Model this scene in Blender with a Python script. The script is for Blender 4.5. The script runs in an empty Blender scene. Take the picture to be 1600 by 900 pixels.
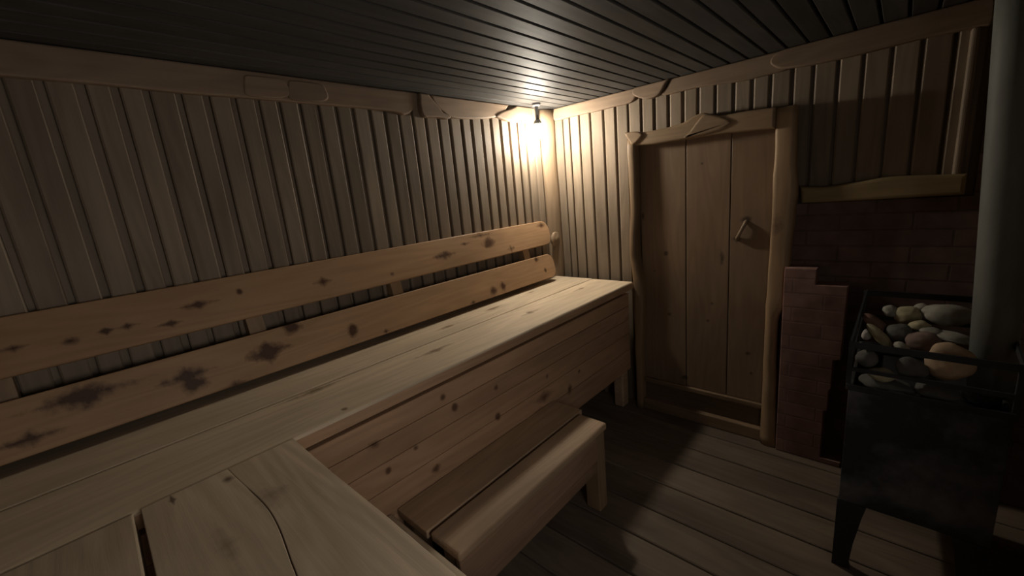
import bpy, bmesh, math, random
from mathutils import Vector, Matrix, noise

random.seed(7)
SC = bpy.context.scene
COL = SC.collection
CEIL = 2.10

# ------------------------------------------------------------------ helpers
def link(o):
    COL.objects.link(o)
    return o

def tag(o, label=None, cat=None, group=None, kind=None):
    if label: o['label'] = label
    if cat: o['category'] = cat
    if group: o['group'] = group
    if kind: o['kind'] = kind
    return o

def empty(name, loc, label, cat, group=None, kind=None, rotz=0.0):
    o = bpy.data.objects.new(name, None)
    o.empty_display_size = 0.1
    o.location = loc
    o.rotation_euler = (0, 0, rotz)
    link(o)
    return tag(o, label, cat, group, kind)

class MB:
    """collects board-like solids; each board gets its own random value in the attribute 'bid'"""
    def __init__(self):
        self.bm = bmesh.new()
        self.lay = self.bm.verts.layers.float.new('bid')
        self.n = 0
    def _stamp(self, verts, bid=None):
        b = random.random() if bid is None else bid
        for v in verts: v[self.lay] = b
    def absorb(self, tmp, M=None, bid=None):
        if M is not None: bmesh.ops.transform(tmp, matrix=M, verts=tmp.verts)
        base = len(self.bm.verts)
        vs = [self.bm.verts.new(v.co) for v in tmp.verts]
        tmp.verts.index_update()
        self.bm.verts.ensure_lookup_table()
        for f in tmp.faces:
            try:
                nf = self.bm.faces.new([vs[v.index] for v in f.verts])
                nf.smooth = f.smooth
            except ValueError: pass
        self._stamp(vs, bid)
        tmp.free()
        return self
    def box(self, x0, x1, y0, y1, z0, z1, bev=0.004, seg=2, bid=None, M=None, wob=0.0, cuts=0):
        t = bmesh.new()
        bmesh.ops.create_cube(t, size=1)
        S = Matrix.Translation(((x0+x1)/2, (y0+y1)/2, (z0+z1)/2)) @ Matrix.Diagonal((abs(x1-x0), abs(y1-y0), abs(z1-z0), 1))
        bmesh.ops.transform(t, matrix=S, verts=t.verts)
        if bev > 0:
            bmesh.ops.bevel(t, geom=list(t.edges), offset=bev, segments=seg, profile=0.5, affect='EDGES')
        return self.absorb(t, M, bid)
    def prism(self, pts, d0, d1, frame, bev=0.006, seg=2, bid=None):
        """outline pts (a,b) extruded from depth d0 (back) to d1 (front); frame(a,b,d) -> xyz"""
        t = bmesh.new()
        back = [t.verts.new(frame(a, b, d0)) for a, b in pts]
        front = [t.verts.new(frame(a, b, d1)) for a, b in pts]
        n = len(pts)
        ff = t.faces.new(front)
        t.faces.new(list(reversed(back)))
        for i in range(n):
            t.faces.new([back[i], back[(i+1) % n], front[(i+1) % n], front[i]])
        bmesh.ops.recalc_face_normals(t, faces=t.faces)
        if bev > 0:
            edges = [e for e in ff.edges]
            bmesh.ops.bevel(t, geom=edges, offset=bev, segments=seg, profile=0.5, affect='EDGES')
        return self.absorb(t, None, bid)
    def loft(self, rings, bid=None, smooth=True, cap=True):
        t = bmesh.new()
        R = [[t.verts.new(p) for p in ring] for ring in rings]
        n = len(R[0])
        for a, b in zip(R, R[1:]):
            for i in range(n):
                f = t.faces.new([a[i], a[(i+1) % n], b[(i+1) % n], b[i]])
                f.smooth = smooth
        if cap:
            t.faces.new(list(reversed(R[0]))); t.faces.new(R[-1])
        bmesh.ops.recalc_face_normals(t, faces=t.faces)
        return self.absorb(t, None, bid)
    def tube(self, pts, r, n=12, bid=None, smooth=True):
        pts = [Vector(p) for p in pts]
        rs = r if isinstance(r, (list, tuple)) else [r]*len(pts)
        rings = []
        for i, p in enumerate(pts):
            d = (pts[min(i+1, len(pts)-1)] - pts[max(i-1, 0)]).normalized()
            u = d.cross(Vector((0, 0, 1)))
            if u.length < 0.05: u = d.cross(Vector((0, 1, 0)))
            u.normalize(); w = d.cross(u)
            rings.append([p + (u*math.cos(2*math.pi*k/n) + w*math.sin(2*math.pi*k/n))*rs[i] for k in range(n)])
        return self.loft(rings, bid, smooth)
    def build(self, name, mat, parent=None, origin=None, sub=0):
        me = bpy.data.meshes.new(name)
        if origin is not None:
            bmesh.ops.translate(self.bm, vec=-Vector(origin), verts=self.bm.verts)
        self.bm.to_mesh(me); self.bm.free()
        me.materials.append(mat)
        o = bpy.data.objects.new(name, me)
        if origin is not None: o.location = origin
        link(o)
        if parent is not None:
            o.parent = parent
            o.matrix_parent_inverse = Matrix.Identity(4)
            if origin is None:
                o.location = -Vector(parent.location)       # geometry was written in room coordinates
            else:
                o.location = Vector(origin) - Vector(parent.location)
        return o

def spline(pts, closed=False, n=6):
    """Catmull-Rom through pts"""
    out = []
    N = len(pts)
    rng = range(N) if closed else range(N-1)
    for i in rng:
        P = [Vector(pts[(i+k) % N]) if closed else Vector(pts[min(max(i+k, 0), N-1)]) for k in (-1, 0, 1, 2)]
        for s in range(n):
            t = s/n
            out.append(tuple(0.5*((2*P[1]) + (P[2]-P[0])*t + (2*P[0]-5*P[1]+4*P[2]-P[3])*t*t + (3*P[1]-P[0]-3*P[2]+P[3])*t**3)))
    if not closed: out.append(tuple(pts[-1]))
    return out

# ------------------------------------------------------------------ materials
def newmat(name):
    m = bpy.data.materials.new(name); m.use_nodes = True
    nt = m.node_tree
    return m, nt, nt.nodes, nt.links, nt.nodes['Principled BSDF']

def math_node(nt, op, a, b=None, c=None, clamp=False):
    n = nt.nodes.new('ShaderNodeMath'); n.operation = op; n.use_clamp = clamp
    for i, v in enumerate((a, b, c)):
        if v is None: continue
        if isinstance(v, (int, float)): n.inputs[i].default_value = v
        else: nt.links.new(v, n.inputs[i])
    return n.outputs[0]

def mix_col(nt, fac, a, b, mode='MIX'):
    n = nt.nodes.new('ShaderNodeMix'); n.data_type = 'RGBA'; n.blend_type = mode
    if isinstance(fac, (int, float)): n.inputs[0].default_value = fac
    else: nt.links.new(fac, n.inputs[0])
    for i, v in ((6, a), (7, b)):
        if isinstance(v, tuple): n.inputs[i].default_value = (*v, 1)
        else: nt.links.new(v, n.inputs[i])
    return n.outputs[2]

def ramp(nt, src, stops, interp='LINEAR'):
    n = nt.nodes.new('ShaderNodeValToRGB'); nt.links.new(src, n.inputs[0])
    cr = n.color_ramp; cr.interpolation = interp
    while len(cr.elements) < len(stops): cr.elements.new(0.5)
    for e, (p, c) in zip(cr.elements, stops):
        e.position = p; e.color = (*c, 1) if isinstance(c, tuple) else (c, c, c, 1)
    return n.outputs[0]

def wood(name, light, dark, axis, knot=(0.09, 0.045, 0.028), knot_rate=0.25, var=0.28, rough=0.62,
         grain=0.55, knots=None, kaxes=None, blotch=0.35, spec=0.25, bump=0.25, kscale=(4.2, 1.5)):
    m, nt, N, L, P = newmat(name)
    tc = N.new('ShaderNodeTexCoord')
    geo = N.new('ShaderNodeNewGeometry')
    at = N.new('ShaderNodeAttribute'); at.attribute_name = 'bid'
    bid = at.outputs['Fac']
    off = N.new('ShaderNodeCombineXYZ')
    L.new(math_node(nt, 'MULTIPLY', bid, 13.7), off.inputs[0]); L.new(math_node(nt, 'MULTIPLY', bid, 27.1), off.inputs[1]); L.new(math_node(nt, 'MULTIPLY', bid, 41.9), off.inputs[2])
    add = N.new('ShaderNodeVectorMath'); add.operation = 'ADD'
    L.new(geo.outputs['Position'], add.inputs[0]); L.new(off.outputs[0], add.inputs[1])
    co = add.outputs[0]
    def mapped(across, along):
        mp = N.new('ShaderNodeMapping')
        s = [across]*3; s['xyz'.index(axis)] = along
        mp.inputs['Scale'].default_value = s
        L.new(co, mp.inputs['Vector']); return mp.outputs[0]
    def nz(vec, scale, detail=4, rough_=0.6, dist=0.0):
        n = N.new('ShaderNodeTexNoise'); L.new(vec, n.inputs['Vector'])
        n.inputs['Scale'].default_value = scale; n.inputs['Detail'].default_value = detail
        n.inputs['Roughness'].default_value = rough_; n.inputs['Distortion'].default_value = dist
        return n.outputs[0]
    g1 = nz(mapped(1.0, 0.05), 55, 6, 0.65, 0.4)
    # broad cathedral figure: bands of a warped low-frequency field
    fld = nz(mapped(1.0, 0.11), 5.5, 2, 0.5, 0.3)
    band = math_node(nt, 'SINE', math_node(nt, 'MULTIPLY', fld, 75.0))
    band = math_node(nt, 'MULTIPLY_ADD', band, 0.5, 0.5)
    bl = nz(mapped(1.0, 0.35), 3.3, 3, 0.6, 0.2)
    fac = math_node(nt, 'ADD', math_node(nt, 'MULTIPLY', g1, 0.75), math_node(nt, 'MULTIPLY', band, 0.25))
    fac = math_node(nt, 'MULTIPLY_ADD', math_node(nt, 'SUBTRACT', fac, 0.5), 2.0*grain, 0.5, clamp=True)
    col = mix_col(nt, fac, dark, light)
    # blotches of wear
    blr = ramp(nt, bl, [(0.3, 1.0-blotch), (0.7, 1.0)])
    col = mix_col(nt, 1.0, col, blr, 'MULTIPLY')
    # board to board difference
    vv = math_node(nt, 'MULTIPLY_ADD', bid, var, 1.0-var*0.5)
    col = mix_col(nt, 1.0, col, vv, 'MULTIPLY')
    # small scattered knots
    kf = None
    if knot_rate > 0:
        vo = N.new('ShaderNodeTexVoronoi'); L.new(mapped(kscale[0], kscale[1]), vo.inputs['Vector'])
        vo.inputs['Scale'].default_value = 1.0
        sep = N.new('ShaderNodeSeparateColor'); L.new(vo.outputs['Color'], sep.inputs[0])
        on = math_node(nt, 'LESS_THAN', sep.outputs[0], knot_rate)
        sz = math_node(nt, 'MULTIPLY_ADD', sep.outputs[1], 0.06, 0.035)
        kf = math_node(nt, 'SUBTRACT', 1.0, math_node(nt, 'DIVIDE', vo.outputs['Distance'], sz), clamp=True)
        kf = math_node(nt, 'MULTIPLY', math_node(nt, 'MULTIPLY', kf, on), 2.2, clamp=True)
    if knots:
        sx = N.new('ShaderNodeSeparateXYZ'); L.new(geo.outputs['Position'], sx.inputs[0])
        wn = nz(geo.outputs['Position'], 26, 3, 0.6); wob = math_node(nt, 'MULTIPLY_ADD', wn, 1.3, -0.65)
        A, B = sx.outputs['xyz'.index(kaxes[0])], sx.outputs['xyz'.index(kaxes[1])]
        for (a, b, ra, rb, st) in knots:
            da = math_node(nt, 'MULTIPLY_ADD', A, 1/ra, -a/ra); db = math_node(nt, 'MULTIPLY_ADD', B, 1/rb, -b/rb)
            # spindle-shaped flame: |a| and |b| norms mixed
            aa = math_node(nt, 'ABSOLUTE', da); bb = math_node(nt, 'ABSOLUTE', db)
            if ra > 1.6*rb:
                d = math_node(nt, 'ADD', math_node(nt, 'POWER', aa, 0.75), bb)
            else:
                d = math_node(nt, 'SQRT', math_node(nt, 'ADD', math_node(nt, 'MULTIPLY', aa, aa), math_node(nt, 'MULTIPLY', bb, bb)))
            d = math_node(nt, 'ADD', d, wob)
            k = math_node(nt, 'MULTIPLY', math_node(nt, 'SUBTRACT', 1.0, d, clamp=True), st*1.7, clamp=True)
            kf = k if kf is None else math_node(nt, 'MAXIMUM', kf, k)
    if kf is not None:
        col = mix_col(nt, math_node(nt, 'MULTIPLY', kf, 0.9), col, knot)
    L.new(col, P.inputs['Base Color'])
    P.inputs['Roughness'].default_value = rough
    P.inputs['Specular IOR Level'].default_value = spec
    bp = N.new('ShaderNodeBump'); bp.inputs['Strength'].default_value = bump; bp.inputs['Distance'].default_value = 0.004
    L.new(math_node(nt, 'ADD', math_node(nt, 'MULTIPLY', g1, 0.7), bl), bp.inputs['Height'])
    L.new(bp.outputs[0], P.inputs['Normal'])
    return m

def plain(name, c0, c1, scale=6, rough=0.7, metal=0.0, spec=0.3, bump=0.2, detail=5, stops=(0.35, 0.7), stretch=None):
    m, nt, N, L, P = newmat(name)
    geo = N.new('ShaderNodeNewGeometry')
    mp = N.new('ShaderNodeMapping'); L.new(geo.outputs['Position'], mp.inputs['Vector'])
    if stretch: mp.inputs['Scale'].default_value = stretch
    n = N.new('ShaderNodeTexNoise'); L.new(mp.outputs[0], n.inputs['Vector'])
    n.inputs['Scale'].default_value = scale; n.inputs['Detail'].default_value = detail; n.inputs['Roughness'].default_value = 0.62
    L.new(ramp(nt, n.outputs[0], [(stops[0], c0), (stops[1], c1)]), P.inputs['Base Color'])
    P.inputs['Roughness'].default_value = rough; P.inputs['Metallic'].default_value = metal
    P.inputs['Specular IOR Level'].default_value = spec
    bp = N.new('ShaderNodeBump'); bp.inputs['Strength'].default_value = bump; bp.inputs['Distance'].default_value = 0.006
    L.new(n.outputs[0], bp.inputs['Height']); L.new(bp.outputs[0], P.inputs['Normal'])
    return m

def brick_mat(name, ca, cb, mortar):
    m, nt, N, L, P = newmat(name)
    geo = N.new('ShaderNodeNewGeometry')
    sx = N.new('ShaderNodeSeparateXYZ'); L.new(geo.outputs['Position'], sx.inputs[0])
    cx = N.new('ShaderNodeCombineXYZ')
    L.new(math_node(nt, 'ADD', sx.outputs[0], sx.outputs[1]), cx.inputs[0]); L.new(sx.outputs[2], cx.inputs[1])
    b = N.new('ShaderNodeTexBrick'); L.new(cx.outputs[0], b.inputs['Vector'])
    b.inputs['Color1'].default_value = (*ca, 1); b.inputs['Color2'].default_value = (*cb, 1); b.inputs['Mortar'].default_value = (*mortar, 1)
    b.inputs['Scale'].default_value = 1.0; b.inputs['Mortar Size'].default_value = 0.005
    b.inputs['Brick Width'].default_value = 0.26; b.inputs['Row Height'].default_value = 0.0765
    b.inputs['Mortar Smooth'].default_value = 0.3
    n = N.new('ShaderNodeTexNoise'); n.inputs['Scale'].default_value = 11; n.inputs['Detail'].default_value = 5
    L.new(geo.outputs['Position'], n.inputs['Vector'])
    L.new(mix_col(nt, 1.0, b.outputs['Color'], ramp(nt, n.outputs[0], [(0.3, 0.6), (0.7, 1.0)]), 'MULTIPLY'), P.inputs['Base Color'])
    P.inputs['Roughness'].default_value = 0.85; P.inputs['Specular IOR Level'].default_value = 0.15
    bp = N.new('ShaderNodeBump'); bp.inputs['Strength'].default_value = 0.5; bp.inputs['Distance'].default_value = 0.005
    L.new(math_node(nt, 'SUBTRACT', math_node(nt, 'MULTIPLY', n.outputs[0], 0.5), b.outputs['Fac']), bp.inputs['Height'])
    L.new(bp.outputs[0], P.inputs['Normal'])
    return m

def emit(name, col, strength):
    m, nt, N, L, P = newmat(name)
    P.inputs['Base Color'].default_value = (0.9, 0.9, 0.88, 1)
    P.inputs['Emission Color'].default_value = (*col, 1)
    P.inputs['Emission Strength'].default_value = strength
    return m

W_PLANK_A = wood('plank_wood_vertical', (0.31, 0.24, 0.172), (0.205, 0.155, 0.108), 'z', knot_rate=0.14, var=0.26, blotch=0.35, grain=0.55)
W_TRIM_Y = wood('trim_wood_y', (0.31, 0.22, 0.15), (0.20, 0.138, 0.092), 'y', knot_rate=0.08, var=0.2)
W_TRIM_X = wood('trim_wood_x', (0.31, 0.22, 0.15), (0.20, 0.138, 0.092), 'x', knot_rate=0.08, var=0.2)
W_TRIM_Z = wood('trim_wood_z', (0.33, 0.235, 0.15), (0.21, 0.145, 0.09), 'z', knot_rate=0.10, var=0.2, kscale=(6, 2.5))
W_CEIL = wood('ceiling_dark_wood', (0.095, 0.09, 0.085), (0.056, 0.053, 0.05), 'y', knot_rate=0.04, var=0.25, rough=0.6, spec=0.09)
W_FLOOR = wood('floor_dark_wood', (0.26, 0.195, 0.14), (0.15, 0.115, 0.085), 'x', knot_rate=0.10, var=0.35, blotch=0.5, rough=0.7)
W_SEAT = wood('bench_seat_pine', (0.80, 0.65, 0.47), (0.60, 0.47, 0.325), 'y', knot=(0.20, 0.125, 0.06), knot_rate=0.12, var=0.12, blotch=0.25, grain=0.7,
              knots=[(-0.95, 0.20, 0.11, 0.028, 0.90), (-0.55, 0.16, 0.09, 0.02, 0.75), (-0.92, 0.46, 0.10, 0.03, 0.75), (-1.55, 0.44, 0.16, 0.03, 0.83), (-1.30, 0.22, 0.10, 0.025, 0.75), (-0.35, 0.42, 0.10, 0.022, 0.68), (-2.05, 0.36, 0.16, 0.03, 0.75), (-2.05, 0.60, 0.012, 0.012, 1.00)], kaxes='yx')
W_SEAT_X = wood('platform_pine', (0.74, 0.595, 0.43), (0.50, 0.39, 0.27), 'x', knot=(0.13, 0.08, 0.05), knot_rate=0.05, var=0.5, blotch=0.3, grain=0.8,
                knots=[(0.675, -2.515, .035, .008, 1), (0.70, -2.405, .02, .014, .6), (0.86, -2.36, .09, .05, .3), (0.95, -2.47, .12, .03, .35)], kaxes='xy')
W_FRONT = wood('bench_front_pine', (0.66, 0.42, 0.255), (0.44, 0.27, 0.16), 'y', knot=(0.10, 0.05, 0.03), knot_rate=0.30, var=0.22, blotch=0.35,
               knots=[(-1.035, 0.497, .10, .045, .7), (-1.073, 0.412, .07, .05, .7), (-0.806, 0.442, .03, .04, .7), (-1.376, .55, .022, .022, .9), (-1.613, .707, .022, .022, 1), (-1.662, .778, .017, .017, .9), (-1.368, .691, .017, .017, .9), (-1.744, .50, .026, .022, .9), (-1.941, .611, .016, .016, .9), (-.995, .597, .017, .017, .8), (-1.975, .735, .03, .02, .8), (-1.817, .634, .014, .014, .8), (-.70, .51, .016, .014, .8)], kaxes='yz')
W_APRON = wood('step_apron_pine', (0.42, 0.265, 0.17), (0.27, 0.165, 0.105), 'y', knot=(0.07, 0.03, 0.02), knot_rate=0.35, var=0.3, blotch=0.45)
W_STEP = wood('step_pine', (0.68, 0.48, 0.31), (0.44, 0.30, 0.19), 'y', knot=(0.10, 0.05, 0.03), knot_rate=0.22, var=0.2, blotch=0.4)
UB = [(-2.266, 1.259, .09, .02, .8), (-2.129, 1.275, .014, .014, 1), (-1.81, 1.245, .05, .03, .8), (-1.123, 1.245, .10, .035, .9),
      (-0.765, 1.262, .06, .04, .95), (-0.82, 1.316, .12, .022, .7), (-0.586, 1.200, .05, .03, .8), (-0.96, 1.285, .05, .014, .7), (-0.225, 1.306, .08, .03, .8),
      (-2.713, 1.245, .04, .018, .7), (-2.60, 1.230, .022, .014, .8), (-2.518, 1.238, .03, .016, .9), (-2.466, 1.238, .035, .018, .9), (-2.354, 1.215, .05, .016, .8), (-1.47, 1.21, .014, .012, .6)]
LB = [(-0.308, 1.005, .018, .022, 1), (-0.369, 1.09, .03, .024, .9), (-0.749, 0.992, .03, .034, .9), (-0.836, 0.98, .035, .035, .95), (-1.016, 0.952, .03, .018, .8),
      (-1.745, 1.008, .030, .034, 1), (-1.99, 1.09, .045, .034, 1), (-2.096, 1.026, .11, .055, 1), (-2.358, 1.028, .11, .04, 1), (-2.349, 0.995, .05, .035, 1), (-2.615, 1.062, .17, .05, .95),
      (-2.736, 0.989, .10, .03, .9), (-2.231, 0.948, .06, .02, .7), (-1.59, 0.955, .03, .014, .7)]
W_BACK_UP = wood('upper_rest_pine', (0.52, 0.325, 0.18), (0.36, 0.215, 0.115), 'y', knot=(0.05, 0.021, 0.012), knot_rate=0, blotch=0.3, rough=0.5, spec=0.18, knots=UB, kaxes='yz', var=0.1)
W_BACK_LOW = wood('lower_rest_pine', (0.52, 0.33, 0.185), (0.36, 0.22, 0.12), 'y', knot=(0.045, 0.02, 0.013), knot_rate=0, blotch=0.3, rough=0.5, spec=0.18, knots=LB, kaxes='yz', var=0.1)
W_DOOR = wood('door_pine', (0.30, 0.20, 0.125), (0.215, 0.14, 0.088), 'z', knot=(0.05, 0.035, 0.022), knot_rate=0, blotch=0.3, rough=0.55, var=0.15,
              knots=[(1.29, 1.29, .034, .024, .9), (1.245, 1.185, .04, .024, .9), (1.172, 1.07, .016, .05, .8), (1.059, 1.61, .012, .012, .9), (1.098, .689, .014, .014, .7), (.847, 1.094, .018, .02, .9),
                     (.863, .699, .014, .014, .9), (.963, .285, .022, .02, .9), (.70, 1.33, .012, .03, .8), (.77, .98, .012, .01, .6), (1.32, .52, .014, .014, .8), (1.34, .40, .012, .014, .7), (1.12, .80, .012, .012, .6)], kaxes='xz')
W_FRAME = wood('door_frame_pine', (0.42, 0.285, 0.165), (0.27, 0.175, 0.10), 'z', knot=(0.12, 0.065, 0.04), knot_rate=0.05, var=0.15, rough=0.5, spec=0.35,
               knots=[(1.44, 1.26, .04, .06, .7)], kaxes='xz')
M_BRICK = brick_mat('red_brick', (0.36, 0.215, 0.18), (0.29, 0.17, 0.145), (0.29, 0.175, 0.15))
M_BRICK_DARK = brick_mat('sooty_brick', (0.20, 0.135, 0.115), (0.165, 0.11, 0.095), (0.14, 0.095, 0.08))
M_IRON = plain('black_iron', (0.02, 0.02, 0.021), (0.05, 0.05, 0.052), 5, rough=0.6, metal=0.2, spec=0.3)
M_DUSTY = plain('dusty_iron', (0.03, 0.03, 0.031), (0.13, 0.13, 0.132), 4.5, rough=0.7, metal=0.0, spec=0.25, stops=(0.45, 0.72))
M_PIPE = plain('grey_steel_pipe', (0.12, 0.128, 0.116), (0.19, 0.20, 0.182), 7, rough=0.62, metal=0.0, spec=0.25, stretch=(1, 1, 0.3))
M_DARK = plain('dark_underlay', (0.012, 0.010, 0.009), (0.02, 0.017, 0.014), 8)
M_LAMP = emit('lit_globe_glass', (1.0, 0.915, 0.77), 450.0)
M_FILL_PANE = emit('fill_window_glow', (1.0, 0.95, 0.90), 5.0)  # glow of the added, unseen fill window
M_FITTING = plain('lamp_fitting_grey', (0.16, 0.16, 0.16), (0.24, 0.24, 0.24), 20, rough=0.5)
def stone_mat(name, c): return plain(name, tuple(x*0.72 for x in c), c, 22, rough=0.85, spec=0.2, bump=0.3)

# ------------------------------------------------------------------ room shell
YN, XR = -3.5, 2.45          # near wall, right wall
def plank_run(mb, a0, a1, pitch, gap, frame, b0, b1, d_face, d_back, joints=(), chamfer=0.005):
    """boards standing side by side from a0 to a1; frame(a,b,d)"""
    a = a0
    while a < a1 - 1e-4:
        nxt = [q for q in joints if q > a+0.02]
        w = pitch*random.uniform(0.94, 1.06)
        e = nxt[0] if nxt and nxt[0]-a < pitch*1.9 else a+w
        if nxt and nxt[0]-a > pitch*1.9 and nxt[0]-e < 0.03: e = nxt[0]
        e = min(e, a1)
        if a1 - e < 0.02: e = a1
        g = gap*random.uniform(0.75, 1.3)
        lo, hi = a+g/2, e-g/2
        df = random.uniform(-0.0006, 0.0006); tilt = random.uniform(-0.0009, 0.0009)
        c = 0.005
        cl = chamfer
        sec = [(lo, d_back), (lo, d_face+df-tilt-cl*0.7), (lo+cl, d_face+df-tilt), (hi-c, d_face+df+tilt), (hi, d_face+df+tilt-c*0.8), (hi, d_back)]
        nb = 9 if (b1-b0) > 0.5 else 2
        rings = []
        ph = random.uniform(0, 50)
        for i in range(nb):
            b = b0+(b1-b0)*i/(nb-1)
            wv = 0.0010*noise.noise(Vector((ph, b*2.2, 0)))
            rings.append([Vector(frame(s+wv, b, d)) for s, d in sec])
        mb.loft(rings, smooth=False)
        a = e

fA = lambda a, b, d: (d-0.012, a, b)         # left wall: along y, up z, depth d toward +x (face at d=0)
fB = lambda a, b, d: (a, 0.012-d, b)         # back wall
m = MB(); GA = -0.028
JA = [-2.83, -2.74, -2.655, -2.568, -2.49, -2.402, -2.32, -2.242, -2.156, -2.072, -1.984, -1.903, -1.822, -1.741, -1.663, -1.582, -1.502, -1.416, -1.333, -1.253, -1.172, -1.089, -1.005, -0.922,
      -0.838, -0.755, -0.672, -0.59, -0.507, -0.424, -0.342, -0.26, -0.178, -0.1]
plank_run(m, YN, 0.03, 0.0865, 0.019, fA, 0, CEIL, 0, GA, JA)
m.box(-0.15, -0.036, YN-0.1, 0.14, 0, CEIL, bev=0)
tag(m.build('wall_left', W_PLANK_A), 'wall of upright grey-brown pine boards behind the long bench', 'wall', kind='structure')

m = MB()
JB = [0.10, 0.158, 0.236, 0.325, 0.424, 0.512, 0.60, 0.684, 0.769, 0.854, 0.938, 1.022, 1.112, 1.201, 1.29, 1.37, 1.464, 1.546, 1.64, 1.728, 1.822, 1.915, 2.01]
plank_run(m, -0.026, 0.684, 0.0905, 0.010, fB, 0, CEIL, 0, -0.02, JB, 0.010)
plank_run(m, 0.684, 1.464, 0.0865, 0.015, fB, 1.78, CEIL, 0, -0.02, JB, 0.008)
plank_run(m, 1.464, 2.10, 0.09, 0.012, fB, 1.37, CEIL, 0, -0.02, JB, 0.008)
m.box(-0.026, 0.684, 0.03, 0.15, 0, CEIL, bev=0); m.box(0.684, 1.464, 0.03, 0.15, 1.74, CEIL, bev=0); m.box(1.464, 2.12, 0.03, 0.15, 1.36, CEIL, bev=0)
tag(m.build('wall_back', W_PLANK_A), 'wall of upright pine boards around the low door', 'wall', kind='structure')

m = MB()
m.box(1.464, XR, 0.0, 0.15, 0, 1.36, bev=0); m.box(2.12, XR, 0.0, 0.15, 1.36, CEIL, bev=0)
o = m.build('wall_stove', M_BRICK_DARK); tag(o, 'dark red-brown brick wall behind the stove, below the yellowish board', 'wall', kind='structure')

# stepped brick screen standing proud of the wall, left of the stove
m = MB()
pts = [(1.49, 0.0), (1.778, 0.0), (1.778, 0.03), (1.694, 0.03), (1.694, 0.3), (1.708, 0.306), (1.708, 0.42), (1.716, 0.43), (1.716, 0.586), (1.745, 0.592), (1.749, 0.968), (1.623, 0.968), (1.623, 1.046), (1.49, 1.046)]
m.prism(pts, 0.0, 0.10, lambda a, b, d: (a, -d, b), bev=0.004)
tag(m.build('brick_screen', M_BRICK), 'stepped red brick screen between door frame and stove', 'brick wall', kind='structure')

m = MB()
x = -0.1
while x < XR:                                   # ceiling boards run along y
    w = 0.0855
    m.box(x+0.0052, x+w-0.0052, YN-0.05, 0.03, CEIL, CEIL+0.02, bev=0.003, seg=1)
    x += w
tag(m.build('ceiling', W_CEIL), 'dark stained ceiling of narrow boards with black grooves', 'ceiling', kind='structure')

m = MB(); m.box(-0.15, XR+0.1, YN-0.1, 0.15, CEIL+0.0205, CEIL+0.08, bev=0)
tag(m.build('ceiling_underlay', M_DARK), 'dark gaps between the ceiling boards', 'ceiling', kind='structure')
m = MB()
ys = [0.02, -0.157, -0.346, -0.53, -0.724, -0.925, -1.11, -1.30, -1.49, -1.68, -1.87, -2.06, -2.25, -2.44, -2.63, -2.82, -3.01, -3.2, -3.39, -3.58]
for a, b in zip(ys, ys[1:]):
    m.box(-0.05, XR, b+0.004, a-0.004, -0.03, random.uniform(-0.002, 0.0), bev=0.004, seg=1)
tag(m.build('floor', W_FLOOR), 'worn dark floor of broad boards', 'floor', kind='structure')
m = MB(); m.box(-0.15, XR+0.1, YN-0.1, 0.15, -0.08, -0.018, bev=0)
tag(m.build('floor_underlay', M_DARK), 'dark ground under the floor boards', 'floor', kind='structure')

fR = lambda a, b, d: (XR-d, a, b)
WY0, WY1, WZ0, WZ1 = -2.62, -1.90, 0.95, 1.55
m = MB()
plank_run(m, YN, WY0, 0.09, 0.016, fR, 0, CEIL, 0.0, -0.02); plank_run(m, WY1, 0.0, 0.09, 0.016, fR, 0, CEIL, 0.0, -0.02)
plank_run(m, WY0, WY1, 0.09, 0.016, fR, 0, WZ0, 0.0, -0.02); plank_run(m, WY0, WY1, 0.09, 0.016, fR, WZ1, CEIL, 0.0, -0.02)
for (y0, y1, z0, z1) in ((YN-0.1, WY0, 0, CEIL), (WY1, 0.15, 0, CEIL), (WY0, WY1, 0, WZ0), (WY0, WY1, WZ1, CEIL)):
    m.box(XR+0.014, XR+0.12, y0, y1, z0, z1, bev=0)
tag(m.build('wall_right', W_PLANK_A), 'wall of upright boards beyond the stove', 'wall', kind='structure')
fill_win = empty('fill_window_1', (XR, (WY0+WY1)/2, WZ0), 'added fill-light window, out of view in the right wall', 'window', kind='structure')  # unseen window added as soft fill for the bench front and left wall
m = MB()
for (y0, y1, z0, z1) in ((WY0-0.05, WY0+0.02, WZ0-0.05, WZ1+0.05), (WY1-0.02, WY1+0.05, WZ0-0.05, WZ1+0.05), (WY0+0.02, WY1-0.02, WZ0-0.05, WZ0+0.02), (WY0+0.02, WY1-0.02, WZ1-0.02, WZ1+0.05), ((WY0+WY1)/2-0.015, (WY0+WY1)/2+0.015, WZ0+0.02, WZ1-0.02)):
    m.box(XR-0.02, XR+0.05, y0, y1, z0, z1, bev=0.004)
m.build('fill_window_frame', W_TRIM_Z, fill_win)
m = MB(); m.box(XR+0.03, XR+0.036, WY0, WY1, WZ0, WZ1, bev=0); m.build('fill_pane', M_FILL_PANE, fill_win)
fN = lambda a, b, d: (a, YN+d, b)
m = MB(); plank_run(m, -0.03, XR, 0.09, 0.016, fN, 0, CEIL, 0.0, -0.02); m.box(-0.15, XR+0.1, YN-0.12, YN-0.014, 0, CEIL, bev=0)
tag(m.build('wall_near', W_PLANK_A), 'wall of upright boards behind the near bench', 'wall', kind='structure')

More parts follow.
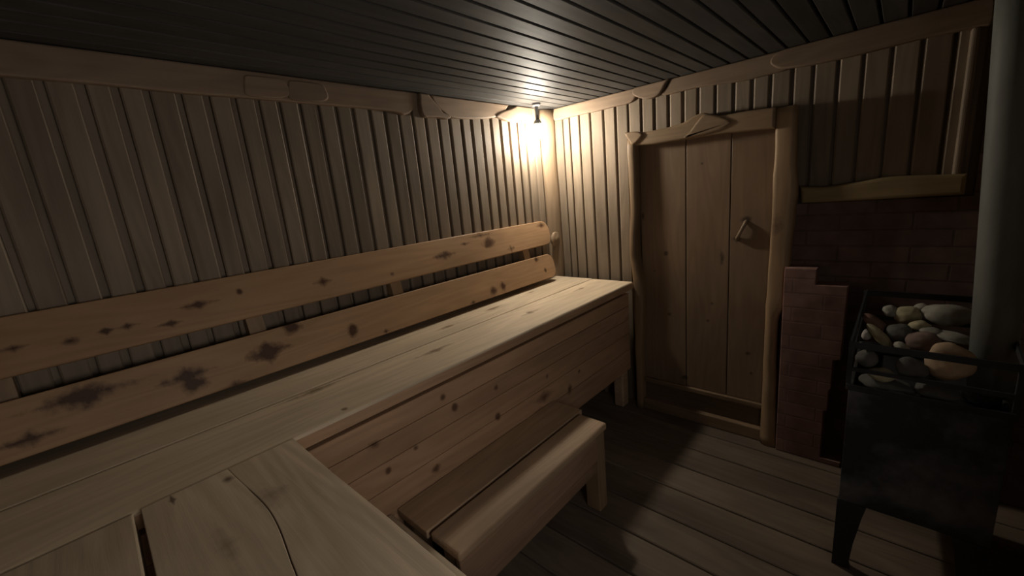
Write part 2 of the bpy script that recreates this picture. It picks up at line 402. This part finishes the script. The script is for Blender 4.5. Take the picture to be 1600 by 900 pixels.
# ------------------------------------------------------------------ live-edge trim under the ceiling
fTA = lambda a, b, d: (-0.012+d, a, b)
fTB = lambda a, b, d: (a, 0.012-d, b)
def wavy(a0, a1, z, amp, n, seed):
    return [(a0+(a1-a0)*i/(n-1), z+amp*noise.noise(Vector((i*0.9+seed, seed, 0)))) for i in range(n)]
ZT = CEIL-0.002
def live_board(mb, lower, end_l, end_r, d0, d1, frame, bev=0.007):
    """lower: points left->right of the lower edge; end_l / end_r: extra points going up at each end"""
    pts = spline(list(reversed(end_l)) + lower + end_r, n=4)
    mb.prism([p[:2] for p in pts], d0, d1, frame, bev=bev)
m = MB()
live_board(m, wavy(YN+0.02, -1.30, 1.998, 0.010, 14, 3) + [(-1.235, 1.985)], [(YN+0.02, ZT)], [(-1.185, 2.005), (-1.165, 2.045), (-1.15, ZT)], 0, 0.022, fTA)
live_board(m, [(-1.12, 1.985), (-1.08, 1.982), (-1.03, 1.984)], [(-1.132, 2.03), (-1.125, ZT)], [(-0.96, 1.98), (-0.935, 1.988), (-0.945, 2.004), (-0.985, 2.012), (-1.01, 2.04), (-1.05, 2.075), (-1.07, ZT)], 0, 0.030, fTA)
live_board(m, [(-0.92, 1.992), (-0.80, 1.992), (-0.68, 2.0), (-0.58, 2.012)], [(-0.985, 2.02), (-1.03, 2.06), (-1.045, ZT)], [(-0.52, 2.035), (-0.47, 2.06), (-0.43, ZT)], 0, 0.020, fTA)
live_board(m, [(-0.52, 2.01), (-0.46, 2.0), (-0.35, 1.998), (-0.215, 1.998)], [(-0.56, 2.022), (-0.52, 2.045), (-0.40, 2.08), (-0.36, ZT)], [(-0.205, 2.01), (-0.205, ZT)], 0, 0.027, fTA)
# two shallow scalloped overlays further along the board
for yc in (-1.78, -1.62):
    live_board(m, [(yc-0.16, 2.005), (yc-0.07, 2.004), (yc-0.02, 2.012)], [(yc-0.17, 2.03), (yc-0.16, 2.075)], [(yc, 2.03), (yc-0.005, 2.06), (yc-0.03, 2.082), (yc-0.15, 2.082)], 0.010, 0.028, fTA, bev=0.006)
tag(m.build('trim_1', W_TRIM_Y), 'live-edge board along the top of the long wall', 'trim', kind='structure')

m = MB()
live_board(m, wavy(0.045, 0.62, 2.020, 0.004, 6, 8), [(0.045, ZT)], [(0.66, 2.05), (0.655, 2.075), (0.69, ZT)], 0, 0.020, fTB)
live_board(m, [(0.70, 2.03), (0.745, 2.018), (0.80, 2.024)], [(0.655, 2.055), (0.645, 2.078), (0.66, ZT)], [(0.83, 2.05), (0.85, 2.08), (0.868, ZT)], 0, 0.032, fTB)
live_board(m, [(0.86, 2.018), (1.0, 2.02), (1.12, 2.012), (1.25, 2.0), (1.36, 2.002), (1.44, 2.006)], [(0.82, 2.03), (0.85, 2.06), (0.875, ZT)], [(1.46, 2.03), (1.46, ZT)], 0, 0.018, fTB)
live_board(m, [(1.43, 2.012), (1.55, 2.0), (1.72, 1.998), (1.9, 2.004), (2.05, 2.0)], [(1.385, 2.035), (1.372, 2.06), (1.39, 2.085), (1.43, ZT)], [(2.10, 2.0), (2.10, ZT)], 0, 0.030, fTB)
tag(m.build('trim_2', W_TRIM_X), 'live-edge board along the top of the door wall', 'trim', kind='structure')

# corner post, lightly bowed round slab
m = MB()
rings = []
for i in range(22):
    z = CEIL*i/21*0.998
    w = 0.006*noise.noise(Vector((3.1, z*2.5, 0)))
    sec = [(-0.025, -0.094), (-0.006, -0.097), (0.006+w, -0.09), (0.022+w, -0.06), (0.034+w, -0.035), (0.038+w, -0.01), (0.036+w, 0.025), (-0.025, 0.025)]
    rings.append([Vector((x, y+w, z)) for x, y in sec])
m.loft(rings)
tag(m.build('trim_3', W_TRIM_Z), 'rounded pine post in the corner beside the lamp', 'trim', kind='structure')

# narrow upright cover strip at the right end of the boarding
m = MB(); m.box(2.048, 2.074, -0.022, 0.02, 1.40, 2.00, bev=0.010, seg=3)
tag(m.build('trim_4', W_PLANK_A), 'narrow upright cover strip at the right end of the boarding', 'trim', kind='structure')

# yellowish live-edge board above the brick
m = MB()
top = spline([(1.526, 1.447), (1.62, 1.437), (1.74, 1.448), (1.86, 1.462), (2.0, 1.455), (2.09, 1.452)], n=4)
pts = [(2.09, 1.368), (1.80, 1.364), (1.535, 1.364)] + [p[:2] for p in top]
m.prism(list(reversed(pts)), 0, 0.055, lambda a, b, d: (a, 0.018-d, b), bev=0.014, seg=3)
W_LINTEL = wood('lintel_board', (0.40, 0.295, 0.15), (0.28, 0.20, 0.10), 'x', knot_rate=0.05, var=0.1)
tag(m.build('trim_5', W_LINTEL), 'yellowish live-edge board above the dark brick', 'trim', kind='structure')

# ------------------------------------------------------------------ door with its live-edge frame
door = empty('door_1', (1.05, 0.0, 0.0), 'low plank door in a live-edge wooden frame', 'door', kind='structure')
m = MB()
for a, b in ((0.686, 0.968), (0.970, 1.208), (1.210, 1.42)):
    m.box(a+0.0015, b-0.0015, -0.028, 0.012, 0.228, 1.765, bev=0.003)
m.build('door_panel', W_DOOR, door)
m = MB()
m.tube([(1.291, -0.024, 1.280), (1.289, -0.039, 1.274), (1.281, -0.047, 1.252), (1.262, -0.047, 1.212), (1.252, -0.039, 1.192), (1.250, -0.024, 1.186)], [0.011, 0.011, 0.010, 0.010, 0.011, 0.012], 10)
m.build('door_handle', W_TRIM_Z, door)
# header: two overlapping live-edge slabs
m = MB()
low = [(0.66, 1.752), (0.80, 1.750), (1.0, 1.752), (1.2, 1.748), (1.415, 1.735)]
up = [(1.415, 1.835), (1.30, 1.842), (1.20, 1.842), (1.13, 1.848), (1.085, 1.872), (1.03, 1.866), (0.97, 1.842), (0.89, 1.832), (0.76, 1.829), (0.68, 1.838), (0.612, 1.846)]
upS = [p[:2] for p in spline(up, n=4)]
m.prism([(0.61, 1.842), (0.635, 1.80), (0.66, 1.760)] + low[1:] + upS, -0.03, 0.078, lambda a, b, d: (a, -d, b), bev=0.012, seg=3)
# raised leaf-shaped face left over from the waney edge
leaf = spline([(0.975, 1.757), (1.01, 1.79), (1.045, 1.83), (1.085, 1.862), (1.16, 1.842), (1.22, 1.80), (1.17, 1.768), (1.08, 1.757)], closed=True, n=4)
m.prism([p[:2] for p in leaf], 0.06, 0.086, lambda a, b, d: (a, -d, b), bev=0.012, seg=3)
leaf2 = spline([(0.628, 1.838), (0.70, 1.838), (0.735, 1.815), (0.71, 1.785), (0.672, 1.765), (0.65, 1.79)], closed=True, n=4)
m.prism([p[:2] for p in leaf2], 0.06, 0.090, lambda a, b, d: (a, -d, b), bev=0.010, seg=3)
m.build('frame_header', wood('header_pine', (0.42, 0.29, 0.175), (0.27, 0.18, 0.105), 'x', knot_rate=0.06, var=0.1, rough=0.5, spec=0.35), door)
def sup(cx, cy, hx, hy, e, n=28):
    out = []
    for k in range(n):
        t = 2*math.pi*k/n
        c, s = math.cos(t), math.sin(t)
        out.append((cx+hx*math.copysign(abs(c)**(2/e), c), cy+hy*math.copysign(abs(s)**(2/e), s)))
    return out
def jamb(mb, keys, nz=40):
    """keys: z, x_left, x_right, y_front, exponent"""
    rings = []
    zs = [keys[0][0] + (keys[-1][0]-keys[0][0])*i/nz for i in range(nz+1)]
    for z in zs:
        for k0, k1 in zip(keys, keys[1:]):
            if k0[0] <= z <= k1[0]+1e-9:
                t = (z-k0[0])/(k1[0]-k0[0]); t = t*t*(3-2*t)
                v = [a+(b-a)*t for a, b in zip(k0, k1)]; break
        w = 0.003*noise.noise(Vector((keys[0][1]*7, z*9, 0)))
        x0, x1, yf, e = v[1]+w, v[2]+w*0.5, v[3], v[4]
        rings.append([Vector((x, y, z)) for x, y in sup((x0+x1)/2, (0.02+yf)/2, (x1-x0)/2, (0.02-yf)/2, e)])
    mb.loft(rings)
m = MB()
jamb(m, [(0.0, 0.640, 0.690, -0.075, 4), (0.35, 0.638, 0.688, -0.078, 4), (0.80, 0.640, 0.712, -0.082, 4), (0.88, 0.642, 0.708, -0.088, 4), (1.00, 0.640, 0.690, -0.092, 4), (1.10, 0.628, 0.676, -0.102, 3), (1.17, 0.632, 0.676, -0.098, 3.5), (1.40, 0.640, 0.686, -0.088, 4), (1.75, 0.628, 0.686, -0.085, 4), (1.80, 0.626, 0.686, -0.075, 4)])
m.build('frame_jamb', W_FRAME, door)
m = MB()
jamb(m, [(0.0, 1.400, 1.502, -0.095, 2.3), (0.10, 1.402, 1.49, -0.09, 2.3), (0.28, 1.402, 1.475, -0.085, 2.3), (0.55, 1.400, 1.462, -0.075, 2.2), (0.76, 1.402, 1.462, -0.072, 2.2), (0.81, 1.402, 1.495, -0.080, 3), (0.90, 1.406, 1.497, -0.072, 4), (1.13, 1.410, 1.504, -0.066, 5), (1.33, 1.414, 1.513, -0.068, 5), (1.42, 1.412, 1.52, -0.072, 5), (1.60, 1.414, 1.505, -0.066, 5), (1.83, 1.412, 1.500, -0.066, 5)])
m.build('frame_jamb', W_FRAME, door)
# stepped high threshold
m = MB()
m.box(0.687, 1.42, -0.045, 0.02, 0.195, 0.226, bev=0.006)
m.box(0.687, 1.42, -0.022, 0.02, 0.055, 0.20, bev=0.004)
m.box(0.687, 1.42, -0.062, 0.02, 0.0, 0.075, bev=0.006)
m.build('threshold', wood('threshold_wood', (0.27, 0.18, 0.105), (0.17, 0.11, 0.065), 'x', knot_rate=0.05, var=0.3), door)

# ------------------------------------------------------------------ long bench
BZ, BF = 0.907, 0.640
bench = empty('sauna_bench', (0.3, -1.6, 0.0), 'long pine bench with boarded front running along the left wall', 'bench', 'wooden sauna benches')
m = MB()
m.box(0.0, 0.3285, YN+0.03, -0.065, BZ-0.048, BZ, bev=0.006)
m.box(0.3320, BF, YN+0.03, -0.068, BZ-0.048, BZ, bev=0.010, seg=3)
m.build('seat', W_SEAT, bench)
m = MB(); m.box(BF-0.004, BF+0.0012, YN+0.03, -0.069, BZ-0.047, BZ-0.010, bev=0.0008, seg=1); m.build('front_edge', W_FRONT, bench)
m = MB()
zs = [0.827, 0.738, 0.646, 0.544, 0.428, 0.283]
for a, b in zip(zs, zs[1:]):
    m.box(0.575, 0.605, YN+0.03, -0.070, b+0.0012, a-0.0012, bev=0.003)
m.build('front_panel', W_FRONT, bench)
def leg(mb, x0, x1, y0, y1, z0, z1, e=4):
    rings = []
    for i in range(7):
        z = z0+(z1-z0)*i/6
        s = 1.0 if i else 0.93
        rings.append([Vector((x, y, z)) for x, y in sup((x0+x1)/2, (y0+y1)/2, (x1-x0)/2*s, (y1-y0)/2*s, e, 20)])
    mb.loft(rings)
for (a, b) in ((-0.135, -0.055), (-3.30, -3.22), (-1.62, -1.54)):
    m = MB(); m.box(0.500, 0.574, a, b, 0.0, BZ-0.048, bev=0.012, seg=3); m.build('leg', W_STEP, bench)

# backrest: two long boards on upright battens
rest = empty('backrest_rail', (0.07, -1.6, BZ), 'two long knotty varnished boards fixed above the long bench as a backrest', 'backrest')
RS = 0.25                                         # the boards lean back
rx = lambda z: 0.118 - RS*(z-0.937)
def rest_board(z0, z1, y1, rad, mat, name):
    pts = [(YN+0.03, z0)]
    for k in range(9):
        t = -math.pi/2 + math.pi/2*k/8
        pts.append((y1-rad+rad*math.cos(t), z0+rad+rad*math.sin(t)))
    for k in range(9):
        t = math.pi/2*k/8
        pts.append((y1-rad+rad*math.cos(t), z1-rad+rad*math.sin(t)))
    pts.append((YN+0.03, z1))
    m = MB(); m.prism(pts, -0.028, 0.0, lambda a, b, d: (rx(b)+d, a, b+d*RS), bev=0.005, seg=2)
    return m.build(name, mat, rest)
rest_board(1.169, 1.337, -0.145, 0.07, W_BACK_UP, 'rest_board')
rest_board(0.943, 1.106, -0.190, 0.06, W_BACK_LOW, 'rest_board')
for yc in (-2.765, -2.10, -1.45, -0.42):
    m = MB()
    z0, z1 = 0.955, 1.30
    sec = [(-0.0095, z0), (rx(z0)-0.0305, z0), (rx(z1)-0.0305, z1), (-0.0095, z1)]
    m.loft([[Vector((x, yc+s*0.03, z)) for x, z in sec] for s in (-1, 1)], smooth=False); m.build('batten', W_FRAME, rest)

# near bench (short wing)
wing = empty('sauna_bench', (1.1, -2.7, 0.0), 'short broad-boarded bench in the near corner, butting against the long bench', 'bench', 'wooden sauna benches')
m = MB()
XP0, XP1 = BF+0.006, 1.62
edge = [(XP0, -2.228), (0.66, -2.228), (0.9, -2.230), (1.15, -2.227), (1.4, -2.229), (XP1, -2.228)]
crack = [(XP0, -2.394), (0.70, -2.391), (0.80, -2.384), (0.90, -2.379), (1.0, -2.386), (1.15, -2.408), (1.35, -2.425), (XP1, -2.43)]
gapw = lambda a: 0.0001 if a < 0.78 else 0.0011
cs = [p[:2] for p in spline(crack, n=4)]
fT = lambda a, b, d: (a, b, d)
m.prism(list(reversed(edge)) + [(a, b+gapw(a)) for a, b in cs], BZ-0.055, BZ+0.004, fT, bev=0.0015, bid=0.92)
m.prism(list(reversed([(a, b-gapw(a)) for a, b in cs])) + [(XP0, -2.570), (0.9, -2.577), (1.2, -2.586), (XP1, -2.59)], BZ-0.055, BZ+0.004, fT, bev=0.0015, bid=0.80)
m.prism([(XP1, -2.606), (1.2, -2.602), (0.9, -2.592), (XP0, -2.584), (XP0, -2.96), (XP1, -2.96)], BZ-0.055, BZ+0.002, fT, bev=0.004, bid=0.40)
m.prism([(XP1, -2.97), (XP0, -2.97), (XP0, -3.3), (XP1, -3.3)], BZ-0.055, BZ, fT, bev=0.004, bid=0.6)
m.build('seat', W_SEAT_X, wing)
m = MB()
for a, b in zip([0.850, 0.70, 0.56, 0.42, 0.27], [0.70, 0.56, 0.42, 0.27]):
    m.box(0.606, 1.58, -2.29, -2.262, b+0.001, a-0.001, bev=0.003)
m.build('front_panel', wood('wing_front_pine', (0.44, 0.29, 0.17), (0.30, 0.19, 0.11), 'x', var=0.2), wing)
for x0 in (0.64, 1.49):
    m = MB(); leg(m, x0, x0+0.07, -2.37, -2.295, 0, BZ-0.055); m.build('leg', W_STEP, wing)
    m = MB(); leg(m, x0, x0+0.07, -3.28, -3.20, 0, BZ-0.055); m.build('leg', W_STEP, wing)

# ------------------------------------------------------------------ low step along the long bench
SZ = 0.45
step = empty('step_bench', (0.78, -1.5, 0.0), 'low two-board step standing in front of the long bench', 'step', 'low wooden steps')
m = MB()
m.box(0.609, 0.790, -1.936, -0.965, SZ-0.035, SZ-0.003, bev=0.004)
m.box(0.803, 0.956, -1.932, -1.008, SZ-0.035, SZ, bev=0.010, seg=3)
m.build('tread', W_STEP, step)
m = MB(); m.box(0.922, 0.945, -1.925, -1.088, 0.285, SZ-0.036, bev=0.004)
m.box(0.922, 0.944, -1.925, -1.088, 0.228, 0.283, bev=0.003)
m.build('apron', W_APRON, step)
for (x0, x1, y0, y1) in ((0.868, 0.9455, -1.086, -1.018), (0.85, 0.9215, -1.92, -1.85), (0.615, 0.675, -1.086, -1.018), (0.615, 0.675, -1.92, -1.85)):
    m = MB(); m.box(x0, x1, y0, y1, 0.0, SZ-0.036, bev=0.006); m.build('leg', W_FRAME, step)

# step along the short wing, its edge showing under the bench top
step2 = empty('step_bench', (1.1, -2.12, 0.0), 'low step under the near bench edge, meeting the other step at a corner', 'step', 'low wooden steps')
m = MB(); m.box(0.609, 1.56, -2.235, -1.962, SZ-0.035, SZ-0.002, bev=0.008, seg=3)
m.build('tread', W_SEAT_X, step2)
m = MB(); m.box(0.62, 1.55, -2.00, -1.975, 0.26, SZ-0.036, bev=0.004); m.build('apron', W_APRON, step2)
for (x0, x1, y0, y1) in ((1.48, 1.54, -2.085, -2.015), (0.62, 0.68, -2.085, -2.015), (1.48, 1.54, -2.23, -2.17), (0.62, 0.68, -2.23, -2.17)):
    m = MB(); leg(m, x0, x1, y0, y1, 0, SZ-0.036, 6); m.build('leg', W_STEP, step2)

# ------------------------------------------------------------------ lamp and peg
LX, LY, LZ = 0.105, -0.275, 1.925
lamp = empty('globe_lamp', (LX, LY, LZ), 'small glowing glass globe lamp high in the corner by the post', 'lamp')
def ball(mb, c, rx, ry, rz, u=28, v=18):
    t = bmesh.new(); bmesh.ops.create_uvsphere(t, u_segments=u, v_segments=v, radius=1)
    for f in t.faces: f.smooth = True
    mb.absorb(t, Matrix.Translation(c) @ Matrix.Diagonal((rx, ry, rz, 1)))
m = MB(); ball(m, (LX, LY, LZ), 0.043, 0.043, 0.045); m.build('globe', M_LAMP, lamp)
m = MB(); m.tube([(LX, LY, LZ+0.036), (LX, LY, LZ+0.042), (LX, LY, LZ+0.060), (LX, LY, LZ+0.072), (LX, LY, LZ+0.074)], [0.026, 0.028, 0.026, 0.018, 0.012], 24); m.build('socket', M_FITTING, lamp)
m = MB(); m.tube([(LX, LY, LZ+0.0745), (LX, LY, CEIL-0.020)], 0.012, 14); m.build('stem', M_FITTING, lamp)
m = MB(); m.tube([(LX, LY, CEIL-0.0195), (LX, LY, CEIL-0.014), (LX, LY, CEIL-0.001)], [0.016, 0.026, 0.028], 20); m.build('ceiling_rose', M_FITTING, lamp)
lamp['label'] = 'small glowing glass globe lamp high in the corner by the post'

peg = MB()
prof = [(0.0, 0.050), (0.008, 0.055), (0.018, 0.054), (0.023, 0.047), (0.019, 0.040), (0.009, 0.034), (0.009, 0.026), (0.020, 0.020), (0.024, 0.012), (0.025, 0.002)]
ax = Vector((1.0, 0.06, 0.0)).normalized(); p0 = Vector((0.016, -0.066, 1.187))
peg.tube([p0+ax*d for d, _ in prof], [r for _, r in prof], 32)
o = peg.build('wooden_disc', W_TRIM_Z, origin=tuple(p0)); tag(o, 'round turned wooden disc on the corner post beside the backrest end', 'disc')

# ------------------------------------------------------------------ stove
SX0, SX1, SY0, SY1 = 1.811, 2.200, -0.784, -0.26
stove = empty('sauna_stove', ((SX0+SX1)/2, (SY0+SY1)/2, 0.0), 'black iron sauna stove with an open stone rack and grey flue pipe', 'stove')
m = MB()
# firebox with open top tray: four walls, bottom and tray
zb, zt, tray = 0.295, 0.765, 0.735
m.box(SX0+0.004, SX1, SY0, SY0+0.012, zb, zt, bev=0.003)
m.box(SX0+0.004, SX1, SY1-0.012, SY1, zb, zt, bev=0.003)
m.box(SX0+0.004, SX0+0.016, SY0+0.0125, SY1-0.0125, zb, zt, bev=0.003)
m.box(SX1-0.012, SX1, SY0+0.0125, SY1-0.0125, zb, zt, bev=0.003)
m.box(SX0+0.0165, SX1-0.0125, SY0+0.0125, SY1-0.0125, zb+0.002, zb+0.014, bev=0)
m.build('firebox', M_DUSTY, stove)
m = MB(); m.box(SX0+0.0165, SX1-0.0125, SY0+0.0125, SY1-0.0125, tray-0.25, tray-0.02, bev=0.002); m.build('stone_tray', M_IRON, stove)
m = MB()
m.box(SX0-0.004, SX1+0.004, SY0-0.010, SY0-0.0005, zt-0.012, zt+0.012, bev=0.003); m.build('rim', M_IRON, stove)
for sx in (0, 1):
    for sy in (0, 1):
        m = MB()
        x0 = SX0 if sx == 0 else SX1; dx = 1 if sx == 0 else -1
        y0 = SY0 if sy == 0 else SY1; dy = 1 if sy == 0 else -1
        rings = []
        for z, w in ((0.0, 0.055), (0.02, 0.05), (0.12, 0.058), (0.24, 0.075), (0.294, 0.085)):
            rings.append([Vector((x0, y0, z)), Vector((x0+dx*w, y0, z)), Vector((x0+dx*w, y0+dy*0.03, z)), Vector((x0, y0+dy*0.03, z))])
        m.loft(rings, smooth=False); m.build('leg', M_IRON, stove)
# rack of flat bars
zr, zk = 0.922, 0.985
def bar(p, q, h, t, name='rack_bar'):
    m = MB(); p, q = Vector(p), Vector(q); d = (q-p).normalized(); side = d.cross(Vector((0, 0, 1))).normalized()*t/2; u = Vector((0, 0, h/2))
    m.loft([[c+side+u, c-side+u, c-side-u, c+side-u] for c in (p, q)], smooth=False); return m.build(name, M_IRON, stove)
bar((SX0-0.006, SY0, zr), (SX1+0.004, SY0, zr-0.004), 0.022, 0.006)
bar((SX0-0.006, SY0, 0.832), (SX1+0.004, SY0, 0.828), 0.014, 0.006)
bar((SX0, SY0, zr), (SX0+0.012, SY1, zk), 0.026, 0.007)
bar((SX0, SY0, 0.835), (SX0+0.006, SY1, 0.87), 0.016, 0.006)
bar((SX0+0.012, SY1, zk), (SX1, SY1, zk), 0.024, 0.006)
bar((SX0+0.012, SY1, 0.88), (SX1, SY1, 0.88), 0.016, 0.006)
bar((SX1, SY0, zr), (SX1, SY1, zk), 0.022, 0.006)
for (x, y, zz) in ((SX0+0.002, SY0+0.003, zr+0.005), (SX0+0.010, SY1-0.004, zk+0.010), (SX1-0.004, SY1-0.004, zk+0.010), (SX1-0.002, SY0+0.003, zr)):
    m = MB(); m.box(x-0.007, x+0.007, y-0.007, y+0.007, zt-0.01, zz, bev=0.002); m.build('rack_post', M_IRON, stove)
m = MB()
pb = Vector((2.170, -0.600, 0.725)); pt = Vector((2.098, -0.60, CEIL-0.001))
m.tube([pb.lerp(pt, t) for t in (0, 0.25, 0.5, 0.75, 1)], 0.054, 36)
m.build('flue_pipe', M_PIPE, stove)
m = MB(); m.tube([pb+Vector((0, 0, d)) for d in (0.0, 0.012, 0.03, 0.035)], [0.064, 0.066, 0.064, 0.057], 32); m.build('flue_collar', M_IRON, stove)

# ------------------------------------------------------------------ stones
G = 'round stones heaped in the stove rack'
C_GREY, C_YEL, C_ORG, C_RED, C_PUR, C_DRK, C_WHT = (0.36, 0.34, 0.29), (0.44, 0.39, 0.25), (0.50, 0.36, 0.235), (0.20, 0.11, 0.085), (0.24, 0.17, 0.145), (0.12, 0.115, 0.105), (0.5, 0.48, 0.45)
STONES = [  # x, y, z, rx, ry, rz, rot(deg about y, z), colour, label
    (1.918, -0.40, 0.945, .026, .03, .022, 15, 0, C_GREY, 'small grey stone at the back left of the stove heap'),
    (1.966, -0.40, 0.935, .040, .04, .036, 0, 20, C_YEL, 'rounded yellowish stone at the back, second from the left in the heap'),
    (2.006, -0.36, 0.955, .026, .03, .018, 0, 0, C_GREY, 'small flat grey stone behind the rounded yellowish one'),
    (2.078, -0.40, 0.950, .075, .055, .040, 4, 10, C_GREY, 'big smooth grey-yellow stone at the back right of the heap'),
    (2.000, -0.50, 0.925, .030, .03, .019, -6, 0, C_YEL, 'small yellow-green stone in the middle of the heap'),
    (2.035, -0.52, 0.912, .034, .03, .018, 8, 0, C_GREY, 'small grey-yellow stone tucked against the yellow-green one'),
    (1.876, -0.52, 0.925, .050, .026, .020, 38, 0, C_RED, 'dark red-brown elongated stone by the left bar'),
    (1.893, -0.60, 0.900, .052, .026, .018, 50, 0, C_YEL, 'long pinkish-yellow stone lying aslant at the left of the heap'),
    (1.856, -0.58, 0.893, .014, .016, .022, 0, 0, C_WHT, 'tiny whitish stone wedged beside the left bar'),
    (1.956, -0.66, 0.885, .026, .024, .018, 35, 0, C_GREY, 'small pale stone just behind the front bar'),
    (1.948, -0.55, 0.905, .040, .045, .034, 0, 0, C_DRK, 'dark greenish stone in the centre left of the heap'),
    (2.010, -0.60, 0.895, .048, .045, .038, 0, 15, C_PUR, 'purplish-brown stone left of the big orange one'),
    (2.085, -0.53, 0.905, .055, .045, .015, 8, 0, C_GREY, 'flat grey slab stone above the big orange one'),
    (2.070, -0.706, 0.874, .060, .046, .066, 8, 0, C_ORG, 'big round orange-brown stone pressed against the front bars'),
    (1.910, -0.735, 0.805, .036, .03, .024, 0, 0, C_YEL, 'small yellowish stone showing between the front bars'),
    (1.925, -0.715, 0.762, .078, .05, .024, 6, 0, C_DRK, 'long flat grey stone under the lowest bar, left side'),
    (2.050, -0.715, 0.768, .055, .05, .025, 4, 0, C_DRK, 'flat grey stone under the big orange one'),
    (1.866, -0.735, 0.855, .030, .03, .032, 0, 0, C_DRK, 'dark stone in the front left corner of the rack'),
    (1.980, -0.735, 0.845, .042, .03, .036, 20, 0, C_DRK, 'dark grey stone behind the front bars, left of the orange one'),
]
for i, (x, y, z, rx, ry, rz, ty, tz, c, lab) in enumerate(STONES):
    t = bmesh.new(); bmesh.ops.create_icosphere(t, subdivisions=4, radius=1)
    sd = Vector((i*3.7, i*1.3, i*2.1))
    for v in t.verts:
        n = v.co.normalized()
        k = 1.0 + 0.16*noise.noise(n*1.1+sd) + 0.06*noise.noise(n*2.6+sd)
        v.co = Vector((n.x*rx, n.y*ry, n.z*rz))*k
    for f in t.faces: f.smooth = True
    M = Matrix.Rotation(math.radians(tz), 4, 'Z') @ Matrix.Rotation(math.radians(ty), 4, 'Y')
    mb = MB(); mb.absorb(t, M)
    o = mb.build('stove_stone', stone_mat('stone_surface', c))
    o.location = (x-0.012, y+0.004, z+0.004)
    tag(o, lab, 'stone', G)

# ------------------------------------------------------------------ camera
R = [[0.7385263357222527, 0.667756449371882, -0.09316746088050896], [0.08031099879023755, -0.2243271937336161, -0.9711989773599004], [-0.6694243758020604, 0.7097736501687416, -0.2192997277886213]]
cam = bpy.data.cameras.new('camera'); co = bpy.data.objects.new('camera', cam); link(co)
mw = Matrix(((R[0][0], -R[1][0], -R[2][0], 1.89357), (R[0][1], -R[1][1], -R[2][1], -2.56475), (R[0][2], -R[1][2], -R[2][2], 1.54341), (0, 0, 0, 1)))
co.matrix_world = mw
cam.sensor_fit = 'HORIZONTAL'; cam.sensor_width = 36.0; cam.lens = 650.270/1600*36.0
cam.clip_start = 0.02
SC.camera = co

# ------------------------------------------------------------------ world and view
w = bpy.data.worlds.new('world'); SC.world = w; w.use_nodes = True
w.node_tree.nodes['Background'].inputs[0].default_value = (0.0, 0.0, 0.0, 1)
SC.view_settings.view_transform = 'Standard'
SC.view_settings.look = 'None'
SC.view_settings.gamma = 1.0
SC.view_settings.use_curve_mapping = False
SC.view_settings.exposure = 0.0
